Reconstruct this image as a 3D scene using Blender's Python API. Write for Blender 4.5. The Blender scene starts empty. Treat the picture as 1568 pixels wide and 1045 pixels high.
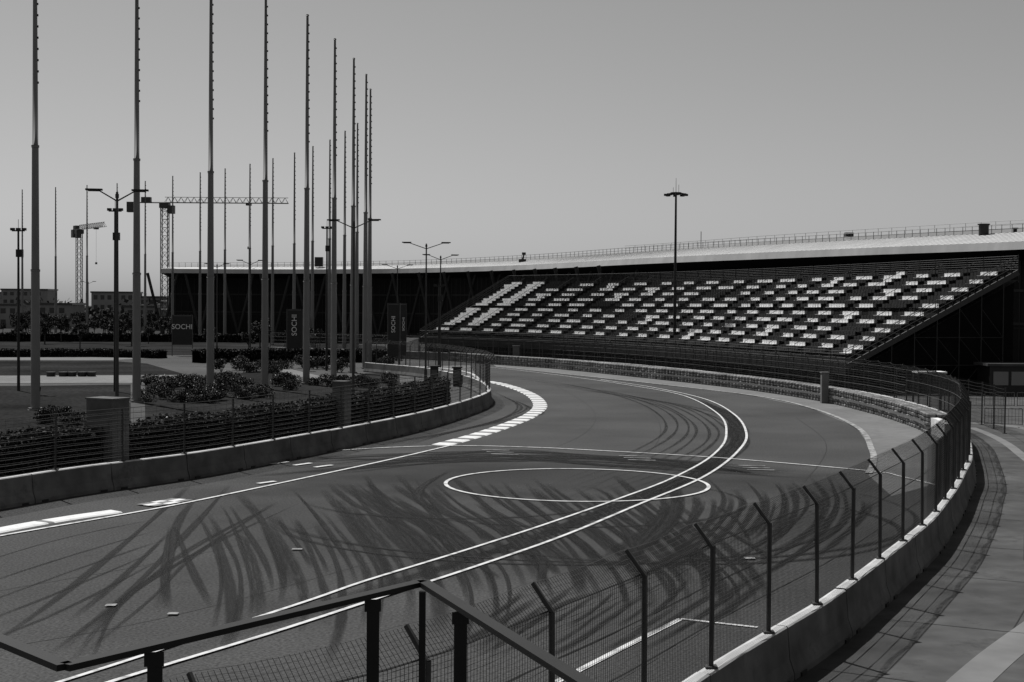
import bpy, math, random
from mathutils import Vector, Matrix
random.seed(7)
R=random.random
U=random.uniform
scene=bpy.context.scene
scene.view_settings.view_transform='Standard'
scene.view_settings.look='None'
scene.view_settings.exposure=0
# ------------------------------------------------------------ camera
CAMH=6.9; F=2178.0
PITCH=math.atan(52.5/F); ROLL=math.radians(0.4)
cd=bpy.data.cameras.new("camera"); cam=bpy.data.objects.new("camera",cd)
scene.collection.objects.link(cam)
rot=(Matrix.Rotation(math.pi/2-PITCH,4,'X') @ Matrix.Rotation(ROLL,4,'Z'))
cam.matrix_world=Matrix.Translation((0,0,CAMH))@rot
cd.lens=50; cd.sensor_width=36; cd.clip_start=0.1; cd.clip_end=6000
scene.camera=cam
R3=rot.to_3x3()
def G(u,v,z=0.0):
    """survey: ground-plan position (metres) of a point of known height z"""
    d=R3@Vector(((u-784)/F,-(v-522.5)/F,-1))
    t=(z-CAMH)/d.z
    return Vector((d.x*t,d.y*t,z))
def GL(l,z=0.0): return [G(u,v,z) for u,v in l]
# ------------------------------------------------------------ materials
def nt(name):
    m=bpy.data.materials.new(name); m.use_nodes=True
    t=m.node_tree; b=t.nodes["Principled BSDF"]
    return m,t,b
def g(v): return (v,v,v,1)
def mat(name,base,rough=0.7,var=0.25,scale=2.0,big=0.0,bigscale=0.1,metal=0.0,bump=0.0,spec=0.3,stretch=None,cracks=0.0,zones=None):
    m,t,b=nt(name); N=t.nodes.new; L=t.links.new
    b.inputs['Roughness'].default_value=rough; b.inputs['Metallic'].default_value=metal
    b.inputs['Specular IOR Level'].default_value=spec
    tc=N('ShaderNodeTexCoord'); src=tc.outputs['Object']
    if stretch:
        mp=N('ShaderNodeMapping'); mp.inputs['Scale'].default_value=stretch; L(src,mp.inputs[0]); src=mp.outputs[0]
    n=N('ShaderNodeTexNoise'); n.inputs['Scale'].default_value=scale; n.inputs['Detail'].default_value=6
    L(src,n.inputs['Vector'])
    r=N('ShaderNodeMapRange'); r.inputs[1].default_value=0.25; r.inputs[2].default_value=0.75
    r.inputs[3].default_value=base*(1-var); r.inputs[4].default_value=base*(1+var)
    L(n.outputs[0],r.inputs[0]); out=r.outputs[0]
    def mul(a,c):
        mu=N('ShaderNodeMath'); mu.operation='MULTIPLY'; L(a,mu.inputs[0]); L(c,mu.inputs[1]); return mu.outputs[0]
    if big>0:
        n2=N('ShaderNodeTexNoise'); n2.inputs['Scale'].default_value=bigscale; n2.inputs['Detail'].default_value=5
        L(src,n2.inputs['Vector'])
        r2=N('ShaderNodeMapRange'); r2.inputs[1].default_value=0.3; r2.inputs[2].default_value=0.7
        r2.inputs[3].default_value=1-big; r2.inputs[4].default_value=1+big
        L(n2.outputs[0],r2.inputs[0]); out=mul(out,r2.outputs[0])
    if cracks>0:
        vo=N('ShaderNodeTexNoise'); vo.inputs['Scale'].default_value=0.5; vo.inputs['Detail'].default_value=8; vo.inputs['Roughness'].default_value=0.75; L(src,vo.inputs['Vector'])
        r3=N('ShaderNodeMapRange'); r3.inputs[1].default_value=0.55; r3.inputs[2].default_value=0.68; r3.inputs[3].default_value=1; r3.inputs[4].default_value=1-cracks
        L(vo.outputs[0],r3.inputs[0]); out=mul(out,r3.outputs[0])
    for (cx_,cy_,rx_,ry_,k_) in (zones or []):
        # rubber laid down on the asphalt: soft elliptical areas, broken up by noise
        mp=N('ShaderNodeMapping'); mp.vector_type='POINT'
        mp.inputs['Location'].default_value=(-cx_/rx_,-cy_/ry_,0); mp.inputs['Scale'].default_value=(1/rx_,1/ry_,0)
        L(tc.outputs['Object'],mp.inputs[0])
        ln=N('ShaderNodeVectorMath'); ln.operation='LENGTH'; L(mp.outputs[0],ln.inputs[0])
        nz=N('ShaderNodeTexNoise'); nz.inputs['Scale'].default_value=0.45; nz.inputs['Detail'].default_value=6; L(tc.outputs['Object'],nz.inputs['Vector'])
        ad=N('ShaderNodeMath'); ad.operation='ADD'; L(ln.outputs['Value'],ad.inputs[0]); L(nz.outputs[0],ad.inputs[1])
        rr=N('ShaderNodeMapRange'); rr.interpolation_type='SMOOTHSTEP'; rr.inputs[1].default_value=0.75; rr.inputs[2].default_value=1.6; rr.inputs[3].default_value=k_; rr.inputs[4].default_value=1
        L(ad.outputs[0],rr.inputs[0]); out=mul(out,rr.outputs[0])
    L(out,b.inputs['Base Color'])
    if bump>0:
        bp=N('ShaderNodeBump'); bp.inputs['Strength'].default_value=bump; bp.inputs['Distance'].default_value=0.02
        L(n.outputs[0],bp.inputs['Height']); L(bp.outputs[0],b.inputs['Normal'])
    return m
def leafmat(name,base):
    m,t,b=nt(name); N=t.nodes.new; L=t.links.new
    gm=N('ShaderNodeNewGeometry')
    r=N('ShaderNodeMapRange'); r.inputs[3].default_value=base*0.4; r.inputs[4].default_value=base*1.8
    L(gm.outputs['Random Per Island'],r.inputs[0]); L(r.outputs[0],b.inputs['Base Color'])
    b.inputs['Roughness'].default_value=0.7; b.inputs['Specular IOR Level'].default_value=0.1
    return m
def paint(name,base=0.7,wear=0.5,under=0.06,scale=3.0):
    m,t,b=nt(name); N=t.nodes.new; L=t.links.new
    tc=N('ShaderNodeTexCoord')
    n=N('ShaderNodeTexNoise'); n.inputs['Scale'].default_value=scale; n.inputs['Detail'].default_value=8; n.inputs['Roughness'].default_value=0.7
    L(tc.outputs['Object'],n.inputs['Vector'])
    r=N('ShaderNodeMapRange'); r.inputs[1].default_value=wear-0.12; r.inputs[2].default_value=wear+0.12
    r.inputs[3].default_value=under; r.inputs[4].default_value=base
    L(n.outputs[0],r.inputs[0]); L(r.outputs[0],b.inputs['Base Color']); b.inputs['Roughness'].default_value=0.7
    return m
def skidmat(name,op,lo,s=(5,0.5,1),edge=4.5,base=0.007):
    m,t,b=nt(name); N=t.nodes.new; L=t.links.new
    b.inputs['Base Color'].default_value=g(base); b.inputs['Roughness'].default_value=0.7; b.inputs['Specular IOR Level'].default_value=0.1
    uv=N('ShaderNodeUVMap'); sp=N('ShaderNodeSeparateXYZ'); L(uv.outputs[0],sp.inputs[0])
    a=N('ShaderNodeMath'); a.operation='SUBTRACT'; a.inputs[0].default_value=1; L(sp.outputs[0],a.inputs[1])
    c=N('ShaderNodeMath'); c.operation='MULTIPLY'; L(a.outputs[0],c.inputs[0]); L(sp.outputs[0],c.inputs[1])
    d=N('ShaderNodeMath'); d.operation='MULTIPLY'; d.inputs[1].default_value=edge; d.use_clamp=True; L(c.outputs[0],d.inputs[0])
    mp=N('ShaderNodeMapping'); mp.inputs['Scale'].default_value=s; L(uv.outputs[0],mp.inputs[0])
    n=N('ShaderNodeTexNoise'); n.inputs['Scale'].default_value=1.0; n.inputs['Detail'].default_value=6; n.inputs['Roughness'].default_value=0.65; L(mp.outputs[0],n.inputs['Vector'])
    r=N('ShaderNodeMapRange'); r.inputs[1].default_value=0.34; r.inputs[2].default_value=0.56; L(n.outputs[0],r.inputs[0])
    r.inputs[3].default_value=lo; r.inputs[4].default_value=op
    e=N('ShaderNodeMath'); e.operation='MULTIPLY'; L(d.outputs[0],e.inputs[0]); L(r.outputs[0],e.inputs[1])
    uv2=N('ShaderNodeUVMap'); uv2.uv_map='ends'; s2=N('ShaderNodeSeparateXYZ'); L(uv2.outputs[0],s2.inputs[0])
    f=N('ShaderNodeMath'); f.operation='MULTIPLY'; L(e.outputs[0],f.inputs[0]); L(s2.outputs[0],f.inputs[1])
    uv.uv_map='uv'
    tr=N('ShaderNodeBsdfTransparent'); mx=N('ShaderNodeMixShader')
    L(f.outputs[0],mx.inputs[0]); L(tr.outputs[0],mx.inputs[1]); L(b.outputs[0],mx.inputs[2])
    L(mx.outputs[0],t.nodes['Material Output'].inputs[0])
    return m
M_ground=mat("earth_ground",0.05,0.95,0.3,0.5,0.3,0.02,spec=0.0)
M_asph=mat("asphalt",0.050,0.85,0.65,14.0,0.26,0.14,bump=0.6,spec=0.12,cracks=0.2,
    zones=[(1.0,57.5,17,8.5,0.50),(-5.0,45.0,8.5,14,0.70),(4.5,43,8,9,0.80)])
M_seal=mat("joint_sealant",0.022,0.7,0.4,6.0,spec=0.1)
M_pave=mat("pavement_concrete",0.070,0.9,0.25,1.2,0.35,0.25,bump=0.3,spec=0.1,cracks=0.45)
M_apron=mat("apron_concrete",0.145,0.9,0.15,2.0,0.15,0.2,spec=0.1)
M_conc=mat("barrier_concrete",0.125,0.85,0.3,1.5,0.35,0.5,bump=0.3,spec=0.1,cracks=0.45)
M_ctop=mat("barrier_top_sunlit",0.46,0.85,0.2,1.5,0.2,0.4,spec=0.1)  # sunlit look of the barrier tops put into a lighter concrete colour
M_plaza=mat("plaza_paving",0.075,0.9,0.2,1.0,0.2,0.05,spec=0.05)
M_path=mat("path_paving",0.16,0.9,0.15,1.0,0.1,0.1,spec=0.05)
M_lawn=mat("lawn_grass",0.026,0.95,0.5,3.0,0.4,0.1,bump=0.6,spec=0.0)
M_dark=mat("dark_metal",0.02,0.5,0.2,4.0)
M_black=mat("undercroft_shade",0.008,0.9,0.3,1.0,spec=0.05)  # near-black colour for the shade sheets added under the stand
M_rail=mat("railing_paint",0.011,0.5,0.2,6.0,spec=0.2)
M_wire=mat("galvanised_wire",0.05,0.6,0.2,4.0)
M_post=mat("fence_post_steel",0.045,0.55,0.2,4.0)
M_pole=mat("flagpole_steel",0.18,0.5,0.12,0.6,spec=0.4)
M_grey=mat("grey_metal",0.10,0.5,0.2,2.0)
M_scaf=mat("scaffold_steel",0.035,0.6,0.2,2.0)
M_white=mat("white_plastic",0.75,0.5,0.15,2.0)
M_seatd=mat("dark_seat_plastic",0.05,0.6,0.3,2.0,spec=0.1)
M_deck=mat("stand_deck_metal",0.028,0.7,0.25,1.0,spec=0.1)
M_roof=mat("roof_metal",0.17,0.6,0.08,0.3,0.1,0.02,spec=0.1)
M_rim=mat("roof_rim_white",0.46,0.5,0.15,0.5,stretch=(1,1,0.2))
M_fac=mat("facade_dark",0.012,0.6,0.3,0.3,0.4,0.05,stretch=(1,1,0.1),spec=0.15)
M_fac2=mat("facade_rib",0.022,0.5,0.2,0.5)
M_glass=mat("tinted_glass",0.02,0.15,0.2,0.3,spec=0.5)
M_tyre=mat("tyre_rubber_grey",0.20,0.85,0.6,2.5,0.4,0.3,spec=0.05)
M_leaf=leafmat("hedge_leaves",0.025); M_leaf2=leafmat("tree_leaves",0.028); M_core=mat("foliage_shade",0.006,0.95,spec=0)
M_flower=mat("flower_petals",0.3,0.6)
M_bark=mat("bark",0.05,0.9,0.3,3)
M_paint=paint("road_paint",0.56,0.40,0.07,2.2); M_worn=paint("worn_road_paint",0.35,0.5,0.05,scale=2.0)
M_kerbl=paint("kerb_white_paint",0.62,0.34,0.2); M_kerbd=paint("kerb_dark_paint",0.12,0.4,0.07)
M_bld=mat("render_wall",0.22,0.8,0.15,0.2)
M_crane=mat("crane_paint",0.06,0.5)
SK=[skidmat("tyre_rubber_light",0.7,0.08),skidmat("tyre_rubber_medium",0.88,0.25),skidmat("tyre_rubber_dark",0.97,0.5)]
# ------------------------------------------------------------ mesh builder
class MB:
    def __init__(s): s.v=[]; s.f=[]; s.m=[]
    def face(s,pts,m=0):
        i=len(s.v); s.v.extend([tuple(p) for p in pts]); s.f.append(tuple(range(i,i+len(pts)))); s.m.append(m)
    def box(s,c,d,m=0,rz=0.0):
        cx,cy,cz=c; hx,hy,hz=d[0]/2,d[1]/2,d[2]/2; co,si=math.cos(rz),math.sin(rz); i=len(s.v)
        for z in (-hz,hz):
            for x,y in ((-hx,-hy),(hx,-hy),(hx,hy),(-hx,hy)):
                s.v.append((cx+x*co-y*si,cy+x*si+y*co,cz+z))
        for f in ((3,2,1,0),(4,5,6,7),(0,1,5,4),(1,2,6,5),(2,3,7,6),(3,0,4,7)):
            s.f.append(tuple(i+k for k in f)); s.m.append(m)
    def tube(s,p,q,r1,r2=None,n=6,m=0,cap=False):
        p=Vector(p); q=Vector(q); r2=r1 if r2 is None else r2
        d=(q-p)
        if d.length<1e-6: return
        d.normalize(); a=Vector((0,0,1)) if abs(d.z)<0.9 else Vector((1,0,0))
        x=d.cross(a).normalized(); y=d.cross(x); i=len(s.v)
        for c,r in ((p,r1),(q,r2)):
            for k in range(n):
                t=2*math.pi*k/n; s.v.append(tuple(c+x*(r*math.cos(t))+y*(r*math.sin(t))))
        for k in range(n):
            s.f.append((i+k,i+(k+1)%n,i+n+(k+1)%n,i+n+k)); s.m.append(m)
        if cap:
            s.f.append(tuple(i+k for k in range(n))); s.m.append(m)
            s.f.append(tuple(i+n+k for k in reversed(range(n)))); s.m.append(m)
    def beam(s,p,q,w,h,m=0):
        p=Vector(p); q=Vector(q); d=(q-p).normalized()
        a=Vector((0,0,1)) if abs(d.z)<0.95 else Vector((0,1,0))
        x=d.cross(a).normalized()*(w/2); y=x.cross(d).normalized()*(h/2); i=len(s.v)
        for c in (p,q):
            for k in (-x-y,x-y,x+y,-x+y): s.v.append(tuple(c+k))
        for f in ((3,2,1,0),(4,5,6,7),(0,1,5,4),(1,2,6,5),(2,3,7,6),(3,0,4,7)):
            s.f.append(tuple(i+k for k in f)); s.m.append(m)
    def sweep(s,path,prof,m=0,closed=False,cap=True):
        """profile (lateral to the right of travel, z) swept on a plan path; m may be a list per strip"""
        nr=normals(path); i=len(s.v); n=len(prof)
        for p,nn in zip(path,nr):
            for o,z in prof: s.v.append((p.x+nn.x*o,p.y+nn.y*o,z))
        for a in range(len(path)-1):
            for k in range(n if closed else n-1):
                k2=(k+1)%n
                s.f.append((i+a*n+k,i+a*n+k2,i+(a+1)*n+k2,i+(a+1)*n+k)); s.m.append(m[k] if isinstance(m,list) else m)
        if closed and cap:
            mm=m[0] if isinstance(m,list) else m
            s.f.append(tuple(i+k for k in range(n))); s.m.append(mm)
            e=i+(len(path)-1)*n
            s.f.append(tuple(e+k for k in reversed(range(n)))); s.m.append(mm)
    def leaves(s,fn,n,size,m=0):
        for _ in range(n):
            c=Vector(fn()); a=Vector((U(-1,1),U(-1,1),U(-1,1))).normalized(); b=a.cross(Vector((U(-1,1),U(-1,1),U(-1,1)))).normalized()
            k=size*U(0.6,1.3); a*=k; b*=k*0.7
            s.face((c-a,c-b,c+a,c+b),m)
    def mesh(s,name,mats,smooth=False):
        me=bpy.data.meshes.new(name); me.from_pydata(s.v,[],s.f)
        for k in mats: me.materials.append(k)
        me.polygons.foreach_set('material_index',s.m)
        if smooth: me.polygons.foreach_set('use_smooth',[True]*len(s.f))
        me.update(); return me
    def obj(s,name,mats,parent=None,loc=None,smooth=False):
        return link(name,s.mesh(name,mats,smooth),parent,loc)
def link(name,me,parent=None,loc=None,rz=0):
    o=bpy.data.objects.new(name,me); scene.collection.objects.link(o)
    if parent: o.parent=parent
    if loc is not None: o.location=loc
    o.rotation_euler[2]=rz
    return o
def empty(name):
    o=bpy.data.objects.new(name,None); scene.collection.objects.link(o); return o
def cr(pts,step=1.0):
    P=[Vector((p[0],p[1],0)) for p in pts]; P=[2*P[0]-P[1]]+P+[2*P[-1]-P[-2]]
    out=[]
    for i in range(1,len(P)-2):
        for k in range(24):
            t=k/24; a,b,c,d=P[i-1],P[i],P[i+1],P[i+2]
            out.append(0.5*((2*b)+(c-a)*t+(2*a-5*b+4*c-d)*t*t+(3*b-a-3*c+d)*t**3))
    out.append(P[-2]); return resample(out,step)
def resample(P,step):
    tot=sum((P[i+1]-P[i]).length for i in range(len(P)-1)); n=max(1,round(tot/step)); st=tot/n
    out=[P[0].copy()]; acc=0; nxt=st
    for i in range(len(P)-1):
        l=(P[i+1]-P[i]).length
        while nxt<=acc+l+1e-9 and len(out)<n:
            out.append(P[i].lerp(P[i+1],(nxt-acc)/l)); nxt+=st
        acc+=l
    out.append(P[-1].copy()); return out
def normals(P):
    o=[]
    for i in range(len(P)):
        d=P[min(i+1,len(P)-1)]-P[max(i-1,0)]; d.z=0; d.normalize(); o.append(Vector((d.y,-d.x,0)))
    return o
def offset(P,d): return [p+n*d for p,n in zip(P,normals(P))]
def sheet(name,pts,z,m,parent=None):
    b=MB(); b.face([(p[0],p[1],z) for p in pts]); o=b.obj(name,[m],parent)
    import bmesh
    bm=bmesh.new(); bm.from_mesh(o.data); bmesh.ops.triangulate(bm,faces=bm.faces[:])
    for f in bm.faces:
        if f.normal.z<0: f.normal_flip()
    bm.to_mesh(o.data); bm.free(); return o
def ribbon(b,path,w,z,m=0,off=0): b.sweep(path,[(off-w/2,z),(off+w/2,z)],m)
def XY(v): return (v.x,v.y)
# ------------------------------------------------------------ plan lines
LB=cr([G(u,v,1.0) for u,v in [(-420,800),(-180,760),(0,733),(120,715),(296,693),(431,671),(533,653),(640,632),(712,613),(746,600),(746,590),(728,580),(690,570),(640,562),(560,555)]],1.0)
RF=cr([(-9,7.2),(-6,10.2),(-3.6,12.7),(-1.1,15.3),(.44,17.9),(1.95,20.6),(3.45,23.5),(4.95,26.2),(6.4,28.8),(8.0,32),(9.4,34.9),(10.7,37.6),(11.9,40.2),(13.3,43.6),(14.9,47.6),(16.7,52.4),(18.4,57),(20.9,65),(23.2,73),(24.8,81),(25.5,90),(25.2,102),(22.4,118),(18,134),(12.5,149),(5,163),(-4,175),(-16,188),(-34,200)],1.0)
# ------------------------------------------------------------ ground sheets
sheet("ground",[(-3000,-500),(3000,-500),(3000,5000),(-3000,5000)],-0.03,M_ground)
tr=[(p.x,p.y) for p in LB]+[(-60,170),(-60,215)]+[(p.x,p.y) for p in reversed(RF)]+[(-30,4),(-60,20)]
sheet("race_track",tr,0.0,M_asph)
pv=[(p.x,p.y) for p in RF if p.y<118]+[(60,118),(120,60),(120,-20),(-9,-20)]
sheet("pavement",pv,-0.004,M_pave)
pz=[(p.x,p.y) for p in LB]+[(-60,200),(-20,230),(-20,330),(-300,330),(-300,30),(-60,30)]
sheet("plaza_paving",pz,-0.006,M_plaza)
lw=empty("lawn")
for i,l in enumerate([[(-500,640),(-400,592),(60,591),(200,589),(200,655),(100,690),(-100,740),(-500,780)],
          [(-500,577),(285,574),(225,557),(170,553),(-500,551)],
          [(222,588),(300,580),(330,577),(405,567),(470,586),(520,582),(560,572),(612,572),(612,600),(420,648),(222,668)],
          [(-700,545),(190,544),(420,545),(600,548),(590,530),(300,515),(-300,505),(-700,505)]]):
    sheet("lawn_patch_%d"%i,GL(l),0.0+0.004*i,M_lawn,lw)
pa=empty("path")
for i,l in enumerate([[(-500,588),(-500,578),(290,575),(300,579),(215,587)],[(-500,551),(-500,547),(180,546),(230,549),(170,552)],
          [(405,563),(430,562),(512,582),(480,583)],[(615,562),(720,560),(735,585),(660,572)]]):
    sheet("path_strip_%d"%i,GL(l),0.02+0.004*i,M_path,pa)
sheet("apron",GL([(1330,728),(1337,712),(1335,690),(1312,655),(1240,625),(1150,606),(1000,588),(880,575),(760,562),(752,556),(880,562),(1070,582),(1260,606),(1425,655),(1462,700),(1420,745),(1365,760)]),0.004,M_apron)
# asphalt seams
b=MB()
for k,l in enumerate([[(0,905),(300,850),(600,775),(800,705),(900,660),(905,625),(850,590)],[(-100,1010),(300,935),(700,820),(930,735),(1010,670),(990,625),(920,595)],[(1220,640),(1265,680),(1230,740),(1120,830),(950,930)]]):
    ribbon(b,cr(GL(l),1.0),0.035,0.004+0.0004*k,0)
b.obj("asphalt_seams",[M_seal])
# ------------------------------------------------------------ painted markings
mk=MB(); 
def line(l,w,m=0,z=0.009,step=0.8): ribbon(mk,cr(GL(l),step),w,z,m)
line([(-120,846),(0,822),(200,787),(300,768),(480,730),(600,704),(690,683)],0.15,0,0.030)
line([(515,691),(600,686),(700,683.5),(800,685.5),(900,690),(1100,702),(1330,722),(1380,731),(1450,748)],0.15,0,0.034)
U1=[(-250,1150),(0,1075),(200,1012),(340,965),(480,919),(560,891),(700,848),(830,806),(950,764),(1030,733),(1090,699),(1112,668),(1100,635),(1045,606),(960,590),(870,577),(780,566),(740,562)]
U2=[(-100,1130),(60,1082),(200,1037),(420,970),(600,911),(720,872),(860,823),(980,773),(1080,730),(1130,692),(1143,665),(1125,636),(1080,612),(1000,594),(920,582)]
line(U1,0.12,0,0.032); line(U2,0.13,0,0.036)
cx=G(883,742); rad=5.1
circ=[Vector((cx.x+rad*math.cos(a*math.pi/40),cx.y+rad*math.sin(a*math.pi/40),0)) for a in range(81)]
ribbon(mk,circ,0.15,0.038)
for (u,v) in [(738,690),(948,699),(1130,714)]:
    for k in range(3):
        a=G(u+k*7,v+k*3.2); b2=G(u+42+k*7,v+1+k*3.2); ribbon(mk,[a,b2],0.14,0.040,1)
for (u,v) in [(415,712),(450,714),(482,717),(395,742)]:
    a=G(u,v); b2=G(u+26,v-3.5); ribbon(mk,[Vector((a.x,a.y,0)),Vector((b2.x,b2.y,0))],0.26,0.042,0)
for (u,v,w) in [(170,929,.22),(265,942,.2),(455,843,.2),(1148,857,.25)]:
    a=G(u-8,v); b2=G(u+8,v); ribbon(mk,[a,b2],w,0.042,1)
line([(840,1052),(950,995),(1042,949)],0.16,0,0.018,3); line([(1042,949),(1100,956),(1160,962)],0.12,0,0.021,3)
line([(1330,726),(1337,712),(1335,690),(1312,655),(1240,625),(1150,606),(1000,588),(880,575),(760,562)],0.30,1,0.044)
mk.obj("road_markings",[M_paint,M_worn])
kb=MB()
kp=cr(GL([(672,683),(730,667),(780,650),(812,636),(826,622),(817,608),(795,597),(765,588),(735,583)]),0.25)
i=0; tog=0
while i<len(kp)-7:
    k=5 if tog==0 else 3
    kb.sweep(kp[i:i+k+1],[(-0.45,0.004),(-0.4,0.05),(0.45,0.04),(0.55,0.004)],tog); i+=k; tog=1-tog
kp=cr(GL([(-150,846),(0,816.5),(60,805),(130,793.5),(205,783)]),0.25)
i=0; tog=0
while i<len(kp)-9:
    k=11 if tog==0 else 1
    kb.sweep(kp[i:i+k+1],[(-0.62,0.004),(-0.57,0.05),(-0.03,0.04),(0.05,0.004)],tog); i+=k; tog=1-tog
kp=cr(GL([(232,777),(258,773),(290,767)]),0.6)
for i in range(len(kp)-1):
    for j in range(3):
        ribbon(kb,kp[i:i+2],0.3,0.045,0 if (i+j)%2 else 1,off=-0.6+0.3*j)
kb.obj("track_kerb",[M_kerbl,M_kerbd])
# ------------------------------------------------------------ tyre marks
sv=[];sf=[];sm=[];suv=[];se=[]; zc=[0.008]
def skid(path,w,m,pair=0.0,endfade=4):
    offs=[0] if pair==0 else [-pair/2,pair/2]
    for o in offs:
        P=offset(path,o); nr=normals(P); i=len(sv); L=len(P); zc[0]+=0.00008; z=zc[0]
        for k,(p,n) in enumerate(zip(P,nr)):
            ww=w*(0.75+0.5*math.sin(k*0.13+o*9+i)**2)
            sv.append((p.x-n.x*ww/2,p.y-n.y*ww/2,z)); sv.append((p.x+n.x*ww/2,p.y+n.y*ww/2,z))
        for k in range(L-1):
            sf.append((i+2*k,i+2*k+1,i+2*k+3,i+2*k+2)); sm.append(m)
            def e(j):
                t=j/(L-1); return min(1,min(t,1-t)*endfade)
            s0=i*0.37
            suv.extend([(0,s0+k),(1,s0+k),(1,s0+k+1),(0,s0+k+1)]); se.extend([(e(k),0),(e(k),0),(e(k+1),0),(e(k+1),0)])
def sk(l,w=0.3,m=1,pair=0.0,j=4): skid(cr(GL([(u+U(-j,j),v+U(-j,j)*0.4) for u,v in l]),0.6),w,m,pair)
def cut(l):
    P=cr(GL(l),0.6); a=int(len(P)*U(0,.3)); c=int(len(P)*U(.6,1)); return P[a:max(c,a+5)]
def fam(l,w,m,j=6):
    skid(cut([(u+U(-j,j),v+U(-j,j)*.5) for u,v in l]),w,m)
mid=[((a+c)/2,(b+d)/2) for (a,b),(c,d) in zip([(200,1012),(560,891),(700,848),(830,806),(960,760),(1045,727),(1100,693),(1118,668),(1105,638),(1060,612)],[(220,1033),(600,911),(720,872),(860,823),(990,770),(1080,730),(1130,692),(1143,665),(1125,636),(1075,611)])]
sk(mid,0.65,2,0,1); sk(mid[2:],0.95,2,0,1); sk(mid[4:],1.1,2,0,1); sk(mid[1:7],0.5,1,0,3)
sk([(20,1005),(150,905),(265,800),(320,742)],0.26,2,1.5,2)
sk([(243,935),(262,860),(272,800),(300,760)],0.28,2,0,2); sk([(258,935),(254,870),(262,805)],0.22,2,0,2)
sk([(325,930),(293,868),(268,805)],0.22,2,0,2); sk([(110,950),(180,890),(262,812)],0.22,1,0,2)
for k in range(5): sk([(-60,1000-k*32),(100,930-k*26),(250,858-k*16)],U(.12,.22),0)
for k in range(5): sk([(U(60,140),1030+U(-20,20)),(U(180,240),920),(U(290,330),840),(U(400,460),770)],U(.14,.25),random.choice([0,1]))
for i in range(30):
    x=285+i*12+U(-8,8)
    fam([(x,765-i*1.3),(x+22+i*1.5,800),(x+50+i*3,870),(x+50+i*3.5,945),(x+20+i*3,1040)],U(.12,.4),random.choice([0,1,1,2]))
for i in range(38):
    x=500+i*13+U(-8,8)
    fam([(x,738-U(0,16)),(x+50,772),(x+125,812+i*.6),(x+185,862+i),(x+205,930+i)],U(.14,.38),random.choice([1,1,2,2]))
for i in range(22):
    x=580+i*24; y=850+U(-35,50)
    fam([(x,y-65),(x+50,y-40),(x+85,y-5),(x+92,y+50)],U(.16,.36),random.choice([1,2,2]))
for i in range(30):
    x=985+i*11+U(-8,8)
    fam([(x,735+U(-12,10)),(x+24,765),(x+10,805),(x-48,850),(x-150,905)],U(.14,.36),random.choice([1,1,2]))
for i in range(14):
    x=840+i*26
    fam([(x,880+U(-14,24)),(x-60,930),(x-150,985),(x-260,1040)],U(.14,.3),random.choice([0,1]))
sk([(1028,745),(1030,780),(1005,820),(930,880)],0.45,2); sk([(880,762),(940,800),(975,840),(960,880)],0.36,2)
sk([(690,720),(650,742),(640,765),(680,790)],0.35,2); sk([(740,845),(820,850),(832,900)],0.36,2)
for r,cu,cv in [(6.5,860,765),(9,840,790),(11,900,775),(5.6,700,760),(7.5,1010,800)]:
    c=G(cu,cv); a0=U(-0.5,0.3)
    skid([Vector((c.x+r*math.cos(a0+k*0.07),c.y+r*math.sin(a0+k*0.07),0)) for k in range(-38,12)],0.28,1)
for k in range(9):
    sk([(u+k*16-30,v+k*3.0) for u,v in [(780,573),(900,590),(985,608),(1035,632),(1045,660),(985,700),(860,745)]],0.2,0,0,5)
for k in range(6):
    sk([(752+k*10,600+k*4),(790+k*8,620+k*3),(770-k*4,640+k*2),(700-k*10,660+k*2),(600-k*20,690)],0.25,0,0,3)
for k in range(18):
    sk([(U(300,560),U(700,735)),(U(700,760),U(690,712)),(U(900,1000),U(700,715)),(U(1150,1250),U(715,735))],U(.25,.8),random.choice([0,1,1]))
me=bpy.data.meshes.new("tyre_marks"); me.from_pydata(sv,[],sf)
for m_ in SK: me.materials.append(m_)
me.polygons.foreach_set('material_index',sm)
for nm,dat in (("uv",suv),("ends",se)):
    ul=me.uv_layers.new(name=nm); ul.data.foreach_set('uv',[c for p in dat for c in p])
me.update(); link("tyre_marks",me)
# ------------------------------------------------------------ concrete barriers
def barrier(name,path,w0=0.55,w1=0.26,h=1.0):
    b=MB(); P=resample(path,0.5); seg=8
    for i in range(0,len(P)-1,seg):
        s=P[i:i+seg+1]
        if len(s)<2: continue
        dz=U(-.012,.012); s=[p.copy()+Vector((U(-.008,.008),U(-.008,.008),0)) if False else p.copy() for p in s]
        s[0]=s[0].lerp(s[1],0.05); s[-1]=s[-1].lerp(s[-2],0.05)
        hh=h+dz
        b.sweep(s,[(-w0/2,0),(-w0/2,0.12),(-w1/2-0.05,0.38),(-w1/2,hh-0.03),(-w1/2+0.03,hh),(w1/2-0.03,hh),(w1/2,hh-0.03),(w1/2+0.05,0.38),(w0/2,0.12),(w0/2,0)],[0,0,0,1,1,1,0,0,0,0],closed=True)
        if len(s)>4:
            for q in (1,-2):
                c=s[q]; d=(s[q]-s[q-1])
                b.box((c.x,c.y,0.04),(0.62,0.3,0.07),2,math.atan2(d.y,d.x)+math.pi/2)
    return b.obj(name,[M_conc,M_ctop,M_dark])
barrier("concrete_barrier",LB); barrier("concrete_barrier",RF)
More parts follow.
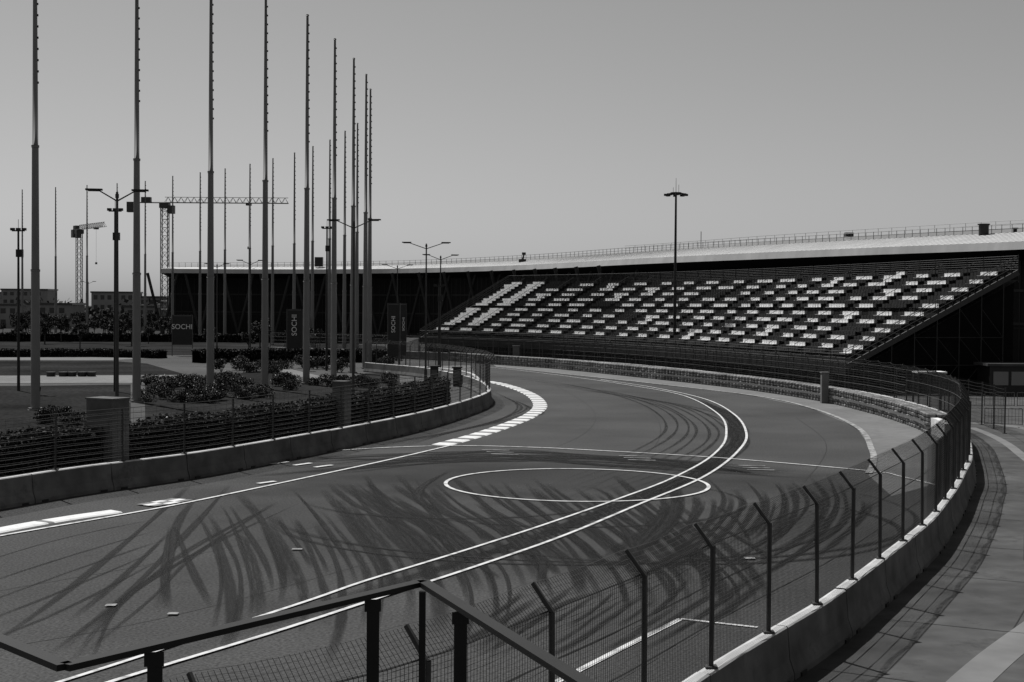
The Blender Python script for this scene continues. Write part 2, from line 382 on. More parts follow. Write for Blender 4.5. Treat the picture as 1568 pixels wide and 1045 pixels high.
# ------------------------------------------------------------ catch fences
def fence(name,path,inner,post_step,h0=1.0,h1=3.0,over=0.3,hz=0.12,vt=0.13,rw=0.0028,pr=0.042,mesh=True,cable=0):
    b=MB(); P=resample(path,post_step); n=normals(P)
    for p,nn in zip(P,n):
        b.tube((p.x,p.y,h0-0.02),(p.x+U(-.03,.03),p.y+U(-.03,.03),h1),pr,n=8,m=0)
        if over>0.05:
            q=p+nn*(inner*over)
            b.tube((p.x,p.y,h1-0.02),(q.x,q.y,h1+over*1.15),pr*0.8,n=6,m=0,cap=True)
        b.box((p.x,p.y,h0+0.015),(0.2,0.2,0.03),0)
    zs=[]
    z=h0+0.08
    while z<h1+0.001: zs.append((0,z)); z+=hz
    if over>0.05:
        k=max(1,int(over*1.5/hz))
        for i in range(1,k+1): zs.append((inner*over*i/k,h1+over*1.15*i/k))
    Q=resample(path,post_step/4); nq=normals(Q)
    sg=[0,-.03,-.045,-.03]
    for o,z in zs:
        prev=None
        for i,(p,nn) in enumerate(zip(Q,nq)):
            sag=sg[i%4]*(1.6 if z>h1 else .6)
            c=Vector((p.x+nn.x*(o+inner*(0.05-sag)),p.y+nn.y*(o+inner*(0.05-sag)),z+sag+U(-.004,.004)))
            if prev is not None: b.tube(prev,c,rw*1.1,n=3,m=1)
            prev=c
    if mesh:
        Q=resample(path,vt); nq=normals(Q)
        for p,nn in zip(Q,nq):
            a=(p.x+nn.x*inner*0.06,p.y+nn.y*inner*0.06)
            b.tube((a[0],a[1],h0+0.03),(a[0],a[1],h1),rw,n=3,m=1)
            if over>0.05: b.tube((a[0],a[1],h1),(p.x+nn.x*inner*(over+.05),p.y+nn.y*inner*(over+.05),h1+over*1.15-.03),rw,n=3,m=1)
    for z in ([h0+(h1-h0)*i/cable for i in range(1,cable+1)] if cable else []):
        prev=None
        for p,nn in zip(Q,nq):
            c=Vector((p.x+nn.x*inner*.08,p.y+nn.y*inner*.08,z))
            if prev is not None: b.tube(prev,c,0.012,n=4,m=1)
            prev=c
    return b.obj(name,[M_post,M_wire])
iL=max(range(len(LB)),key=lambda i:LB[i].x)
fence("catch_fence",LB[:iL+1],1,3.3,over=0.0,hz=0.2,vt=0.4,rw=0.0035,mesh=True,cable=10)
fence("catch_fence",LB[iL:],1,2.5,over=0.35,hz=0.15,vt=0.2,rw=0.005)
ks=min(range(len(RF)),key=lambda i:abs(RF[i].y-92))
fence("catch_fence",RF[:ks+1],-1,2.9,hz=0.07,vt=0.07,rw=0.0038,cable=3)
fence("catch_fence",RF[ks:],-1,3.0,hz=0.16,vt=0.22,rw=0.008,cable=4)
OF=offset(RF[ks-12:],3.0)
fence("debris_fence",OF,-1,3.0,h0=0.0,h1=2.6,over=0.0,hz=0.2,vt=0.25,rw=0.008)
# ------------------------------------------------------------ tyre wall
TW=cr([G(u,v) for u,v in [(1425,664),(1400,653),(1340,634),(1260,615),(1160,599),(1070,588),(950,575),(850,565),(750,558),(690,553)]],0.62)
b=MB(); prof=[(0.22,0),(0.30,0.05),(0.30,0.17),(0.22,0.22)]
for row in (0.0,0.6):
    for p in offset(TW,row):
        for k in range(5):
            z0=k*0.225; jx,jy=U(-.03,.03),U(-.03,.03); n=10; i=len(b.v)
            for r,z in prof+[(0.14,0.21)]:
                for a in range(n):
                    t=2*math.pi*a/n; b.v.append((p.x+jx+r*math.cos(t),p.y+jy+r*math.sin(t),z0+z))
            for q in range(4):
                for a in range(n):
                    b.f.append((i+q*n+a,i+q*n+(a+1)%n,i+(q+1)*n+(a+1)%n,i+(q+1)*n+a)); b.m.append(0)
            if k==4: b.f.append(tuple(i+4*n+a for a in range(n))); b.m.append(1)
b.sweep(offset(TW,-0.34),[(0,0.45),(0,0.62)],2)
b.obj("tyre_wall",[M_tyre,M_dark,M_apron])
b=MB(); b.sweep(cr([G(1428,664),G(1440,668),G(1452,676)],0.5),[(-.2,0),(-.2,.9),(.2,.9),(.2,0)],0,closed=True); b.obj("barrier_end_block",[M_white])  # white colour stands in for sunlight on this piece of barrier
# ------------------------------------------------------------ grandstand
GF=cr([(27,115),(20.6,137),(13,160),(1.5,182),(-13,200)],0.5)
GN=normals(GF); NR=23; DR=0.70; Z0=2.5; DZ=0.345
st=empty("grandstand")
b=MB()
prof=[(0,Z0-0.9)]
for r in range(NR): prof+= [(r*DR,Z0+r*DZ),((r+1)*DR,Z0+r*DZ)]
b.sweep(GF,prof,0)
b.sweep(GF,[(0,Z0-0.9),(NR*DR,Z0+NR*DZ-1.0)],0)
b.obj("tiered_deck",[M_deck],st)
b=MB(); b.sweep(offset(GF,1.2),[(0,0),(0,Z0-.3)],0)  # dark sheets added so the space beneath the tiers reads as shade
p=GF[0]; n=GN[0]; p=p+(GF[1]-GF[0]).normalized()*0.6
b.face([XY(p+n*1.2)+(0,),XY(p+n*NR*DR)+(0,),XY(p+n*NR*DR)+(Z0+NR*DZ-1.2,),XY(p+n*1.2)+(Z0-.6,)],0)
b.obj("undercroft_shade_sheets",[M_black],st)
seat=MB(); PER=10
for i in range(1,len(GF)-2):
    ph=i%PER; blk=i//PER
    if ph in (0,1): continue
    p=GF[i]; n=GN[i]; rz=math.atan2(n.y,n.x)
    for r in range(1,NR-1):
        if r==11: continue
        random.seed(blk*1000+r*10)
        x=p.x+n.x*(r*DR+0.42); y=p.y+n.y*(r*DR+0.42); z=Z0+r*DZ
        s0=2+random.choice([0,0,1,1]); ln=random.choice([4,5,5,6])
        wh=(s0<=ph<s0+ln) and (r%2==0)
        if R()<0.05: wh=False
        if R()<0.06 and 3<=ph<6: wh=True
        if blk in (17,18) and r>4 and ph<7: wh=True
        m=0 if wh else 1
        seat.box((x,y,z+0.42),(0.38,0.43,0.05),m,rz)
        seat.box((x+n.x*0.2,y+n.y*0.2,z+0.60),(0.05,0.43,0.31),m,rz)
        if ph%3==0: seat.box((x,y,z+0.2),(0.08,0.08,0.4),2,rz)
seat.obj("seats",[M_white,M_seatd,M_dark],st)
random.seed(11)
sc=MB()
for i in range(0,len(GF),5):
    p=GF[i]; n=GN[i]; pr=None
    for k in range(0,NR+1,3):
        q=p+n*(k*DR); zt=Z0+k*DZ-0.25
        sc.tube((q.x,q.y,0),(q.x,q.y,zt),0.05,n=5)
        if pr is not None:
            sc.tube((pr.x,pr.y,0.1),(q.x,q.y,min(2.4,zt)),0.03,n=4); sc.tube((pr.x,pr.y,2.3),(q.x,q.y,2.3),0.035,n=4)
            if k>9: sc.tube((pr.x,pr.y,4.6),(q.x,q.y,2.4),0.03,n=4); sc.tube((pr.x,pr.y,4.6),(q.x,q.y,4.6),0.035,n=4)
            if k>17: sc.tube((pr.x,pr.y,7),(q.x,q.y,4.6),0.03,n=4)
        pr=q
    q=p+n*(NR*DR); sc.tube((q.x,q.y,Z0+NR*DZ-1.2),(q.x,q.y,Z0+NR*DZ+1.1),0.035,n=4)
    sc.tube((p.x,p.y,Z0-.9),(p.x,p.y,Z0+1.0),0.03,n=4)
sc.obj("scaffold_frame",[M_scaf],st)
rl=MB()
def hrail(path,z,r=0.022,m=0):
    for a,c in zip(path[:-1],path[1:]): rl.tube((a.x,a.y,z),(c.x,c.y,z),r,n=4,m=m)
BK=resample(offset(GF,NR*DR),1.0); FR=resample(GF,1.0)
for k in range(7): hrail(BK,Z0+NR*DZ-0.1+k*0.19,0.018)
for p in resample(BK,0.3): rl.tube((p.x,p.y,Z0+NR*DZ-0.4),(p.x,p.y,Z0+NR*DZ+1.05),0.013,n=3)
for k in range(4): hrail(FR,Z0+0.2+k*0.26)
for p in resample(FR,0.4): rl.tube((p.x,p.y,Z0),(p.x,p.y,Z0+1),0.012,n=3)
for i in range(0,len(GF)-1,PER):
    p=(GF[i]+GF[i+1])*.5; n=GN[i]
    for (r0,r1) in ((1,10),(12,22)):
        a=p+n*(r0*DR); c=p+n*(r1*DR); rl.tube((a.x,a.y,Z0+r0*DZ+.95),(c.x,c.y,Z0+r1*DZ+.95),.025,n=4)
        for r in range(r0,r1+1,3):
            q=p+n*(r*DR); rl.tube((q.x,q.y,Z0+r*DZ),(q.x,q.y,Z0+r*DZ+.95),.022,n=4)
for idx in (0,len(GF)-1):
    p=GF[idx]; n=GN[idx]
    for h in (0.3,0.6,0.9,1.1):
        a=p; c=p+n*(NR*DR); rl.tube((a.x,a.y,Z0+h),(c.x,c.y,Z0+NR*DZ+h),0.025,n=4)
    for k in range(0,NR+1):
        q=p+n*(k*DR); rl.tube((q.x,q.y,Z0+k*DZ-.3),(q.x,q.y,Z0+k*DZ+1.1),0.02,n=4)
    a=p; c=p+n*(NR*DR); rl.beam((a.x,a.y,Z0-0.35),(c.x,c.y,Z0+NR*DZ-0.35),0.12,0.45)
rl.obj("railings",[M_post],st)
# ------------------------------------------------------------ arena building
ar=empty("arena_building")
EV=cr([(95,95),(80,130),(61.5,170),(46,195),(23,236),(0,285),(-27,318),(-55,330),(-82,332)],3.0)
b=MB(); nE=len(EV); nr=normals(EV)
rows=[(0,14.2),(0.3,15.2),(9,16.9),(26,18.6),(50,20.0),(90,20.6),(140,20.0)]
for a in range(nE-1):
    for k in range(len(rows)-1):
        q=[]
        for (j,kk) in ((a,k),(a+1,k),(a+1,k+1),(a,k+1)):
            t=max(0,min(1,(j/(nE-1)-0.62)/0.38)); sc_=1-0.72*t; o,z=rows[kk]; z=15.2+(z-15.2)*sc_ if kk>1 else z
            o2=o*(1-0.5*t); p=EV[j]+nr[j]*o2; q.append((p.x,p.y,z))
        b.face(q,0 if k<2 else 1)
b.obj("roof",[M_rim,M_roof],ar)
b=MB()
b.sweep(EV,[(0,14.19),(7,13.2)],0)
WL=offset(EV,7)
b.sweep(WL,[(0,-.1),(0,15)],0)
e0=EV[-1]; n0=nr[-1]
b.face([XY(e0+n0*7)+(0,),XY(e0+n0*70)+(0,),XY(e0+n0*70)+(15.2,),XY(e0+n0*7)+(15.2,)],0)
for i,p in enumerate(resample(WL,1.5)):
    b.tube((p.x,p.y,0),(p.x,p.y,13.2),0.12,n=4,m=1)
for z in (4.6,5.0,9.2): b.sweep(offset(EV,6.7),[(0,z),(0,z+0.35 if z!=4.6 else z+.1)],1)
for i,p in enumerate(resample(offset(EV,1.2)[int(nE*0.55):],9)):
    b.tube((p.x,p.y,0),(p.x-3.5,p.y,14.2),0.35,n=8,m=1); b.tube((p.x,p.y,0),(p.x+3.5,p.y,14.2),0.35,n=8,m=1)
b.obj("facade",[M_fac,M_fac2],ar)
b=MB()
RL=[]
for j in range(nE):
    t=max(0,min(1,(j/(nE-1)-0.62)/0.38)); p=EV[j]+nr[j]*(9*(1-0.5*t)); RL.append(Vector((p.x,p.y,15.2+1.7*(1-0.72*t))))
for a,c in zip(RL[:-1],RL[1:]):
    for h in (0.5,1.0): b.tube(a+Vector((0,0,h)),c+Vector((0,0,h)),0.04,n=4)
    for t in (0,0.5):
        q=a.lerp(c,t); b.tube(q,q+Vector((0,0,1.05)),0.04,n=4)
for j in range(0,nE-1):
    if j<nE*0.66:
        a=EV[j]+nr[j]*26; c=EV[j+1]+nr[j+1]*26
        for h in (0.6,1.1): b.tube((a.x,a.y,18.6+h),(c.x,c.y,18.6+h),0.03,n=4)
        b.tube((a.x,a.y,18.5),(a.x,a.y,19.7),0.03,n=4)
for j in range(0,int(nE*0.95)):
    for t in (0,0.33,0.66):
        if j+1<nE:
            a=(EV[j]+nr[j]*0.3).lerp(EV[j+1]+nr[j+1]*.3,t); c=RL[j].lerp(RL[j+1],t); b.tube((a.x,a.y,15.2),(c.x,c.y,c.z+0.02),0.03,n=3)
b.obj("roof_railing_and_seams",[M_grey],ar)
b=MB()
def roofunit(u,D,z,w,h):
    x=(u-784)/F*D; b.tube((x,D,z),(x,D,z+h),w/2,w/2,n=12,cap=True); b.tube((x,D,z+h),(x,D,z+h+0.15),w/2+.15,w/2+.15,n=12,cap=True)
roofunit(1504,186,16.4,1.3,1.6); roofunit(1552,184,16.4,0.5,1.0)
xx=(799-784)/F*292
b.box((xx,292,16.2),(1.5,1.4,.9)); b.tube((xx,292,16.3),(xx+.3,292,17.6),0.25,.18,n=6); b.box((xx+.3,292,17.8),(.8,.6,.5))
b.box(((487-784)/F*330,331,17.0),(1.8,1.5,2.2)); b.box(((1298-784)/F*222,222,18.5),(1.2,1.2,.6))
for u in (1072,1292): b.tube(((u-784)/F*240,240,17),((u-784)/F*240,240,19.8),0.06,n=5)
b.obj("roof_plant",[M_dark],ar)
# ------------------------------------------------------------ flood light mast
b=MB(); fx,fy=(1033-784)/F*155,155.0
b.tube((0,0,0),(0,0,19.3),0.2,0.11,n=10)
b.tube((0,0,19.2),(0,0,19.45),0.6,0.6,n=12,cap=True)
for k in range(8):
    a=2*math.pi*k/8; c=(1.0*math.cos(a),1.0*math.sin(a)); b.beam((0.4*math.cos(a),0.4*math.sin(a),19.35),(c[0],c[1],19.3),.08,.08)
    b.box((c[0]*1.1,c[1]*1.1,19.18),(0.4,0.34,0.22),0,a)
b.tube((0,0,19.4),(0,0,21),0.03,0.02,n=5); b.tube((.3,0,19.4),(.3,0,20.3),0.02,n=4); b.tube((-.3,0,19.4),(-.3,0,20.0),0.02,n=4)
b.obj("floodlight_mast",[M_dark],None,(fx,fy,0))
# ------------------------------------------------------------ flagpoles
b=MB(); Hh=32.0
b.tube((0,0,0),(0,0,9),0.30,0.27,n=16); b.tube((0,0,9),(0,0,17),0.25,0.21,n=16); b.tube((0,0,17),(0,0,Hh),0.19,0.10,n=16,cap=True)
b.tube((0,0,0),(0,0,0.15),0.48,0.48,n=14,cap=True); b.tube((0,0,8.95),(0,0,9.1),0.30,0.30,n=14,cap=True); b.tube((0,0,16.95),(0,0,17.1),0.25,0.25,n=14,cap=True)
for k in range(15):
    z=Hh*0.66+k*0.72
    b.box((0.18-0.004*k,0,z),(0.11,0.05,0.14),1)
b.tube((0.0,0,Hh),(0,0,Hh+.12),0.15,0.1,n=10,cap=True,m=1)
for a in range(3): b.beam((0.29,0,1.2+.02*a),(0.33,0,1.5),.05,.05,1)
fm=b.mesh("flagpole",[M_pole,M_dark],True)
FP=[(54,92),(209,100),(322,109),(405.5,116.5),(469,124),(511,135),(540,145.5),(559,155.5),(565.5,166),
    (546,197),(527,206),(504,217),(478,226),(450,235.6),(417,245),(382,255),(344,264),(306,272),(264,280),(222,292),(179,298),(133,303),(85,309),(34,316)]
for u,D in FP:
    o=link("flagpole",fm,None,((u-784)/F*D,D,0),rz=U(-.3,.3))
# ------------------------------------------------------------ street lamps
def lampmesh(h,span):
    b=MB(); b.tube((0,0,0),(0,0,1.4),0.15,0.14,n=10); b.tube((0,0,1.4),(0,0,h),0.095,0.06,n=10)
    b.tube((0,0,0),(0,0,.06),0.26,n=10,cap=True)
    for s in (-1,1):
        b.tube((0,0,h-0.45),(s*(span/2-0.6),0,h+0.05),0.04,0.035,n=6)
        x=s*(span/2-0.35)
        b.box((x,0,h+0.1),(0.8,0.3,0.08),1); b.box((x,0,h+0.04),(0.55,0.22,0.05),1)
    b.tube((0,0,h-.3),(0,0,h-.1),.09,n=8,cap=True)
    return b
for u,D,h,span,rz in [(652,123,12.3,4.1,0.0),(674,152,12.3,3.8,0.2),(541,93,12.4,3.5,-0.2),(179,70,12.4,2.9,0.15),(608,190,12.3,4.1,0.1),(383,175,12.3,3.3,.1),(332,190,12.3,3.2,0),(135,330,12.0,3.5,0)]:
    lampmesh(h,span).obj("street_lamp",[M_post,M_dark],None,((u-784)/F*D,D,0)).rotation_euler[2]=rz
def smallmast(u,D,h):
    b=MB(); b.tube((0,0,0),(0,0,h),0.13,0.08,n=8)
    b.beam((-0.5,0,h),(0.5,0,h),.1,.1)
    for x in (-.45,0,.45): b.box((x,0,h+.12),(.3,.3,.2),0)
    b.tube((0,0,h),(0,0,h+.9),.02,n=4); b.box((0.1,0,h*0.86),(.5,.35,.6),0)
    b.obj("floodlight_mast",[M_dark],None,((u-784)/F*D,D,0))
smallmast(28,112,12.6); smallmast(176,112,14.2); smallmast(500,150,15.0); smallmast(672,150,9.0)
# ------------------------------------------------------------ cranes
def crane(D,u,zt,jl,cl,rz,w=1.6):
    b=MB(); h=w/2
    zs=[k*w*1.2 for k in range(int(zt/(w*1.2))+1)]+[zt]
    for x,y in ((-h,-h),(h,-h),(h,h),(-h,h)): b.tube((x,y,0),(x,y,zt),0.11,n=4)
    for a,c in zip(zs[:-1],zs[1:]):
        for (p,q) in (((-h,-h),(h,-h)),((h,-h),(h,h)),((h,h),(-h,h)),((-h,h),(-h,-h))):
            b.tube((p[0],p[1],a),(q[0],q[1],c),0.06,n=3); b.tube((p[0],p[1],a),(q[0],q[1],a),0.05,n=3)
    b.box((0,0,zt+.6),(2.2,2.2,1.2),0); b.box((1.8,-.9,zt-0.4),(1.4,1.4,1.9),0)
    n=int(jl/1.5)
    for k in range(n):
        x0=k*jl/n; x1=(k+1)*jl/n; z=zt+1.3; hh=1.3
        xm=(x0+x1)/2
        for y in (-.6,.6):
            b.tube((x0,y,z),(x1,y,z),0.08,n=4); b.tube((x0,y,z),(xm,0,z+hh),0.05,n=3); b.tube((xm,0,z+hh),(x1,y,z),0.05,n=3)
        b.tube((x0,0,z+hh),(x1,0,z+hh),0.08,n=4)
    for y in (-.6,.6): b.tube((0,y,zt+1.3),(-cl,y,zt+1.3),0.12,n=4)
    b.box((-cl+1,0,zt+0.2),(2.2,1.6,2.4),0); b.box((-cl*0.5,0,zt+1.9),(2.2,1.3,1.3),0)
    b.box((jl*.68,0,zt+1.0),(1.2,1.2,.5),0); b.tube((jl*.68,0,zt+1),(jl*.68,0,zt-9),0.03,n=3); b.box((jl*.68,0,zt-9.2),(.5,.5,.6))
    o=b.obj("tower_crane",[M_crane],None,((u-784)/F*D,D,0)); o.rotation_euler[2]=rz
crane(335,252,29.5,29,8.7,0.0); crane(430,121,28.0,22,5,-0.95,1.5)
# ------------------------------------------------------------ banners
def banner(u,D,w,h,z0,txt,rz=0.0,vert=True):
    e=empty("advertising_banner"); e.location=((u-784)/F*D,D,0); e.rotation_euler[2]=rz
    b=MB(); b.box((0,0,z0+h/2),(w,0.25,h),0); b.box((-w/2-.06,0,(z0+h)/2),(.1,.1,z0+h),1); b.box((w/2+.06,0,(z0+h)/2),(.1,.1,z0+h),1); b.box((0,-.13,z0+h-.12),(w*.9,.02,.08),1)
    b.obj("panel",[M_dark,M_grey],e)
    c=bpy.data.curves.new("lettering",'FONT'); c.body=txt; c.size=w*(0.5 if vert else 0.36); c.extrude=0.01; c.align_x='CENTER'; c.align_y='CENTER'
    c.materials.append(M_white); o=bpy.data.objects.new("lettering",c); scene.collection.objects.link(o); o.parent=e
    o.location=(0,-0.16,z0+h*0.6); o.rotation_euler=(math.pi/2,-math.pi/2 if vert else 0,0)
banner(279,190,2.6,4.0,1.5,"SOCHI",0,False); banner(451,185,1.9,5.2,1.2,"SOCHI"); banner(603,150,1.2,5.6,1.6,"SOCHI",-.2); banner(616,152,1.0,5.6,1.6,"SOCHI",.9)
# ------------------------------------------------------------ gate pillars
def pillar(u,v,w,d,h,rz):
    p=G(u,v); b=MB(); b.box((0,0,h/2),(w,d,h),0); b.box((0,0,h+.04),(w+.08,d+.08,.07),0); b.box((0,-d/2-.012,h*.45),(w*.7,.02,h*.6),1)
    b.obj("gate_pillar",[M_conc,M_grey],None,(p.x,p.y,0)).rotation_euler[2]=rz
pillar(165,738,1.35,0.9,3.2,-0.5); pillar(523,676,.7,.7,3.0,-.4)
# ------------------------------------------------------------ vegetation
def hedge(name,path,w,h,n,leaf,flowers=0):
    b=MB(); P=resample(path,1.0); nn=normals(P)
    hs=[h*(1+0.04*math.sin(i*.9)+U(-.03,.03)) for i in range(len(P))]
    i0=len(b.v)
    for p,q,hh in zip(P,nn,hs):
        for o,z in ((-w*.44,0),(-w*.42,hh*.9),(0,hh*.94),(w*.42,hh*.9),(w*.44,0)): b.v.append((p.x+q.x*o,p.y+q.y*o,z))
    for a in range(len(P)-1):
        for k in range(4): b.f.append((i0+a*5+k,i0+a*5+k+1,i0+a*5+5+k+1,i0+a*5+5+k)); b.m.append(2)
    def fn():
        k=random.randrange(len(P)-1); t=R(); p=P[k].lerp(P[k+1],t); q=nn[k]; hh=hs[k]*(1-t)+hs[k+1]*t
        a=R()
        if a<.4: return XY(p+q*U(-w/2,w/2))+(hh*U(.88,1.06),)
        s=random.choice((-1,1)); return XY(p+q*(s*w*U(.42,.52)))+(hh*R(),)
    b.leaves(fn,n,leaf,0)
    if flowers: b.leaves(fn,flowers,leaf*.7,1)
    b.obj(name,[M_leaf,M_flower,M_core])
hp=offset(LB,-2.2)
hedge("hedge",[p for p in hp[:iL-8]],1.4,2.1,30000,0.075,120)
hedge("hedge",[G(-500,548),G(150,547),G(250,549)],2.0,1.0,6000,0.12)
hedge("hedge",[G(300,556),G(420,553),G(600,556)],2.0,1.5,5000,0.13,100)
hedge("hedge",[G(-600,524),G(0,523),G(300,524),G(620,527)],3,1.5,7000,0.2)
def bush(r,h,n,fl):
    b=MB()
    lobes=[(U(-.6,.6)*r,U(-.6,.6)*r,U(.3,.75)*h,U(.3,.5)*r) for _ in range(9)]
    def fn():
        x,y,z,q=random.choice(lobes); d=Vector((U(-1,1),U(-1,1),U(-1,1))).normalized()*(q*U(.6,1.15)); return (x+d.x,y+d.y,max(0.05,z+d.z))
    b.leaves(fn,n,0.07,0)
    if fl: b.leaves(fn,fl,0.06,1)
    for k in range(6): b.tube((0,0,0),(U(-.5,.5)*r,U(-.5,.5)*r,h*.6),.03,.01,n=4,m=2)
    return b.mesh("flowering_shrub",[M_leaf,M_flower,M_bark])
bm_=[bush(1.0,1.3,1300,110),bush(1.2,1.0,1300,60),bush(.8,1.4,1100,130)]
for i in range(46):
    u=U(215,400); v=U(584,618)
    o=link("flowering_shrub",random.choice(bm_),None,G(u,v),rz=U(0,6)); k=U(.6,1.05); o.scale=(k,k,k*U(.6,1))
for i in range(22):
    u=U(330,600); v=U(560,572)
    o=link("flowering_shrub",random.choice(bm_),None,G(u,v),rz=U(0,6)); k=U(.8,1.25); o.scale=(k,k,k)
for i in range(16):
    o=link("flowering_shrub",random.choice(bm_),None,G(U(430,600),U(586,600)),rz=U(0,6)); k=U(.6,1.0); o.scale=(k,k,k)
for i in range(5):
    o=link("flowering_shrub",random.choice(bm_),None,G(U(60,120),U(640,650)),rz=U(0,6)); k=U(.6,.8); o.scale=(k,k,k)
def tree(h,rad,n):
    b=MB(); b.tube((0,0,0),(0.1,0,h*.5),.16,.1,n=8,m=1)
    ends=[]
    for k in range(9):
        a=U(0,6.28); e=Vector((math.cos(a)*rad*U(.3,.8),math.sin(a)*rad*U(.3,.8),h*U(.5,.95))); b.tube((0.1,0,h*U(.3,.5)),e,.07,.02,n=5,m=1); ends.append((e,rad*U(.28,.48)))
    def fn():
        e,q=random.choice(ends); d=Vector((U(-1,1),U(-1,1),U(-1,1)))
        d=d.normalized()*(q*U(.3,1.15)); return e+d
    b.leaves(fn,n,0.18,0); return b.mesh("park_tree",[M_leaf2,M_bark])
tm=[tree(6,1.9,1100),tree(5,1.6,1000),tree(6.5,2.2,1300)]
for i in range(40):
    D=U(235,340); u=U(-60,300)
    if i>30: D=U(190,240); u=random.choice([U(10,250),U(300,600)])
    o=link("park_tree",random.choice(tm),None,((u-784)/F*D,D,0),rz=U(0,6)); k=U(.5,.9); o.scale=(k,k,k)
b=MB()
def fn():
    x=U(-260,-60); y=U(400,470); c=3+2.2*math.sin(x*.21)+1.4*math.sin(x*.67+1); return (x,y,U(0,max(2,c+2.0)))
b.leaves(fn,8000,0.8,0); b.obj("distant_trees",[M_leaf2])
for (x,y,w,h,fl) in [(-230,520,26,9,3),(-190,560,18,12,4),(-172,420,14,7,2),(-150,540,16,11,3),(-125,390,12,6.5,2),(-215,600,30,11,3),(-120,480,9,9,3),(-98,380,8,6,2),(-140,398,9,6.2,2)]:
    b=MB(); b.box((0,0,h/2),(w,12,h),0); b.box((0,0,h+.3),(w+.6,12.6,.6),1)
    for f in range(fl):
        z=h*(f+.55)/fl
        for k in range(int(w/2.6)): b.box((-w/2+1.6+k*2.6,-6.02,z),(1.4,.1,h/fl*.45),1)
    b.obj("distant_building",[M_bld,M_glass],None,(x,y,0))
b=MB()
for u in (78,97,110,126,140):
    p=G(u,577); b.tube((p.x,p.y,0),(p.x,p.y,.45),.4,.45,n=10,cap=True)
b.obj("stone_bench",[M_dark])
b=MB(); P=cr(GL([(622,573),(665,575),(715,583),(735,596)]),1.0); b.sweep(P,[(-.15,0),(-.15,.8),(.15,.8),(.15,0)],0,closed=True); b.obj("low_wall",[M_white])
for u,v in ((665,590),(700,592)):
    p=G(u,v); b=MB(); b.box((0,0,.8),(.7,.5,1.6),0); b.box((0,0,1.65),(.9,.7,.1),0); b.box((0,-.26,.9),(.5,.03,.9),1); b.obj("equipment_cabinet",[M_dark,M_grey],None,(p.x,p.y,0))
# ------------------------------------------------------------ right-hand side
b=MB()
ribbon(b,cr(GL([(1430,1100),(1500,1030),(1568,975),(1700,880)]),1.0),0.75,0.004,0); b.obj("pavement_edge_strip",[M_path])
b=MB(); ribbon(b,cr(GL([(1488,655),(1520,668),(1545,682),(1568,700),(1620,740)]),1.0),0.5,0.004,0); ribbon(b,cr(GL([(1488,648),(1540,652),(1600,662)]),1.0),0.9,0.008,0); b.obj("pavement_edge_strip",[M_path])
b=MB()
Pj=offset(RF,3.2); Pj=[p for p in Pj if 12<p.y<80]; ribbon(b,Pj,.03,0.0,0)
for i in range(12,80,5):
    k=min(range(len(RF)),key=lambda q:abs(RF[q].y-i)); n=normals(RF)[k]; a=RF[k]+n*.4; c=RF[k]+n*14; ribbon(b,[a,c],.03,0.004,0)
b.obj("pavement_joints",[M_seal])
def cb(x,y,rz,n=4):
    b=MB()
    for k in range(n):
        x0=k*2.3
        b.tube((x0,0,.15),(x0,0,1.1),.025,n=6); b.tube((x0+2.1,0,.15),(x0+2.1,0,1.1),.025,n=6); b.tube((x0,0,1.1),(x0+2.1,0,1.1),.025,n=6); b.tube((x0,0,.2),(x0+2.1,0,.2),.02,n=6); b.tube((x0,0,.65),(x0+2.1,0,.65),.015,n=5)
        for q in range(1,11): b.tube((x0+q*.19,0,.2),(x0+q*.19,0,1.1),.009,n=4)
        for q in (.2,1.9): b.beam((x0+q,-.3,.02),(x0+q,.3,.02),.05,.03)
    b.obj("crowd_control_barrier",[M_grey],None,(x,y,0)).rotation_euler[2]=rz
cb(28.0,84,-.25,5); cb(31,100,0,5); cb(27.5,76,.1,3)
e=empty("ticket_kiosk"); e.location=(41,116,0)
b=MB(); b.box((2,0,1.2),(9,3,2.4),0); b.box((2,-.1,2.5),(9.6,3.6,.2),1)
for k in range(6): b.box((-1.6+k*1.45,-1.53,1.4),(1.2,.06,1.1),2)
b.obj("walls_roof_windows",[M_dark,M_plaza,M_bld],e)
b=MB(); b.box((0,0,2.6),(2.0,1.5,.1),0)
for x in (-.9,.9):
    for y in (-.6,.6): b.box((x,y,1.28),(.07,.07,2.55),1)
b.box((0,0,1.0),(1.6,1.0,.08),1)
b.obj("marshal_shelter",[M_white,M_dark],None,(28.8,98,0))
b=MB(); b.box((0,0,1.1),(.5,.5,2.2),0); b.box((0,0,2.25),(.6,.6,.08),0); b.obj("marshal_post",[M_path],None,(22.9,104,0))
b=MB(); b.box((0,0,1.1),(.8,.5,2.2),0); b.box((0,0,2.25),(.9,.6,.08),0); b.obj("marshal_post",[M_grey],None,(0.5,169,0))
b=MB(); b.tube((0,0,0),(0,0,1.9),.03,n=8); b.box((0,-.06,1.6),(.5,.04,.6),0); b.box((0,-.085,1.6),(.42,.01,.52),1); b.obj("traffic_sign",[M_grey,M_dark],None,(11.75,31.8,0))
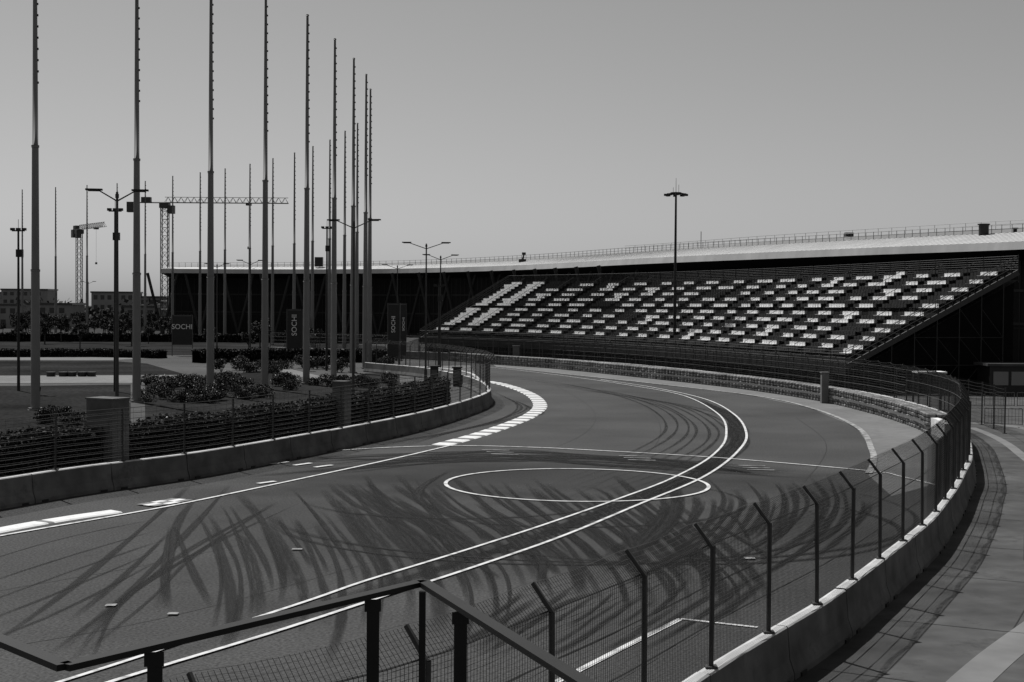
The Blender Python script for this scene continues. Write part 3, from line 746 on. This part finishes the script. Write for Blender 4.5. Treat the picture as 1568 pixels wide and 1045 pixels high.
# ------------------------------------------------------------ viewing platform with railing
pf=empty("viewing_platform")
A=(-.38,6.15);B=(-1.47,4.67);B2=(-4,7.35);C=(1.2,1.95); zr=5.7; zd=4.6
b=MB()
poly=[A,B,B2,(-8,3),(-8,-4),(3,-4),C]
b.face([(x,y,zd) for x,y in poly]); b.face([(x,y,zd-.18) for x,y in poly])
for i in range(len(poly)):
    a=poly[i]; c=poly[(i+1)%len(poly)]; b.face([(a[0],a[1],zd-.18),(c[0],c[1],zd-.18),(c[0],c[1],zd),(a[0],a[1],zd)])
for x,y in ((-.6,5.2),(-1.6,3.9),(-4,6.4),(-7,2),(-7,-3),(2,-3),(.8,1.8)): b.box((x,y,(zd-.19)/2),(.2,.2,zd-.19),0)
b.obj("deck_and_columns",[M_grey],pf)
b=MB()
def V(p,z): return Vector((p[0],p[1],z))
for p,q in ((A,B),(B,B2),(A,C)):
    b.beam(V(p,zr),V(q,zr),.055,.022); b.beam(V(p,zd+.12),V(q,zd+.12),.03,.03)
def on(p,q,t): return (p[0]+(q[0]-p[0])*t,p[1]+(q[1]-p[1])*t)
for p,q,ts in ((A,B,(.175,.796)),(A,C,(.115,.55,.9)),(B,B2,(.45,.9))):
    for t in ts:
        x,y=on(p,q,t); b.box((x,y,(zd+zr)/2-.02),(.052,.014,zr-zd-.02),0,.15)
        b.box((x,y-.012,zr-.045),(.068,.008,.05),0,.15)
b.box((A[0],A[1]-.02,(zd+zr)/2-.02),(.028,.028,zr-zd-.03),0)
b.obj("railing",[M_rail],pf)
# ------------------------------------------------------------ light
sd=Vector((-0.55,0.83,0)).normalized(); el=math.radians(58)
S=Vector((sd.x*math.cos(el),sd.y*math.cos(el),math.sin(el)))
sl=bpy.data.lights.new("sun",'SUN'); sl.energy=5.0; sl.angle=math.radians(.5); sl.color=(1,.995,.985)
so=bpy.data.objects.new("sun",sl); scene.collection.objects.link(so); so.rotation_euler=(-S).to_track_quat('-Z','Y').to_euler(); so.location=(-50,50,80)
w=bpy.data.worlds.new("World"); scene.world=w; w.use_nodes=True; t=w.node_tree; N=t.nodes.new; L=t.links.new
sky=N('ShaderNodeTexSky'); sky.sky_type='NISHITA'; sky.sun_disc=False; sky.sun_elevation=el; sky.sun_rotation=math.atan2(sd.x,sd.y)
sky.air_density=1.0; sky.dust_density=1.0
bw=N('ShaderNodeRGBToBW'); L(sky.outputs[0],bw.inputs[0])
bg=t.nodes['Background']; L(bw.outputs[0],bg.inputs[0]); bg.inputs[1].default_value=0.070
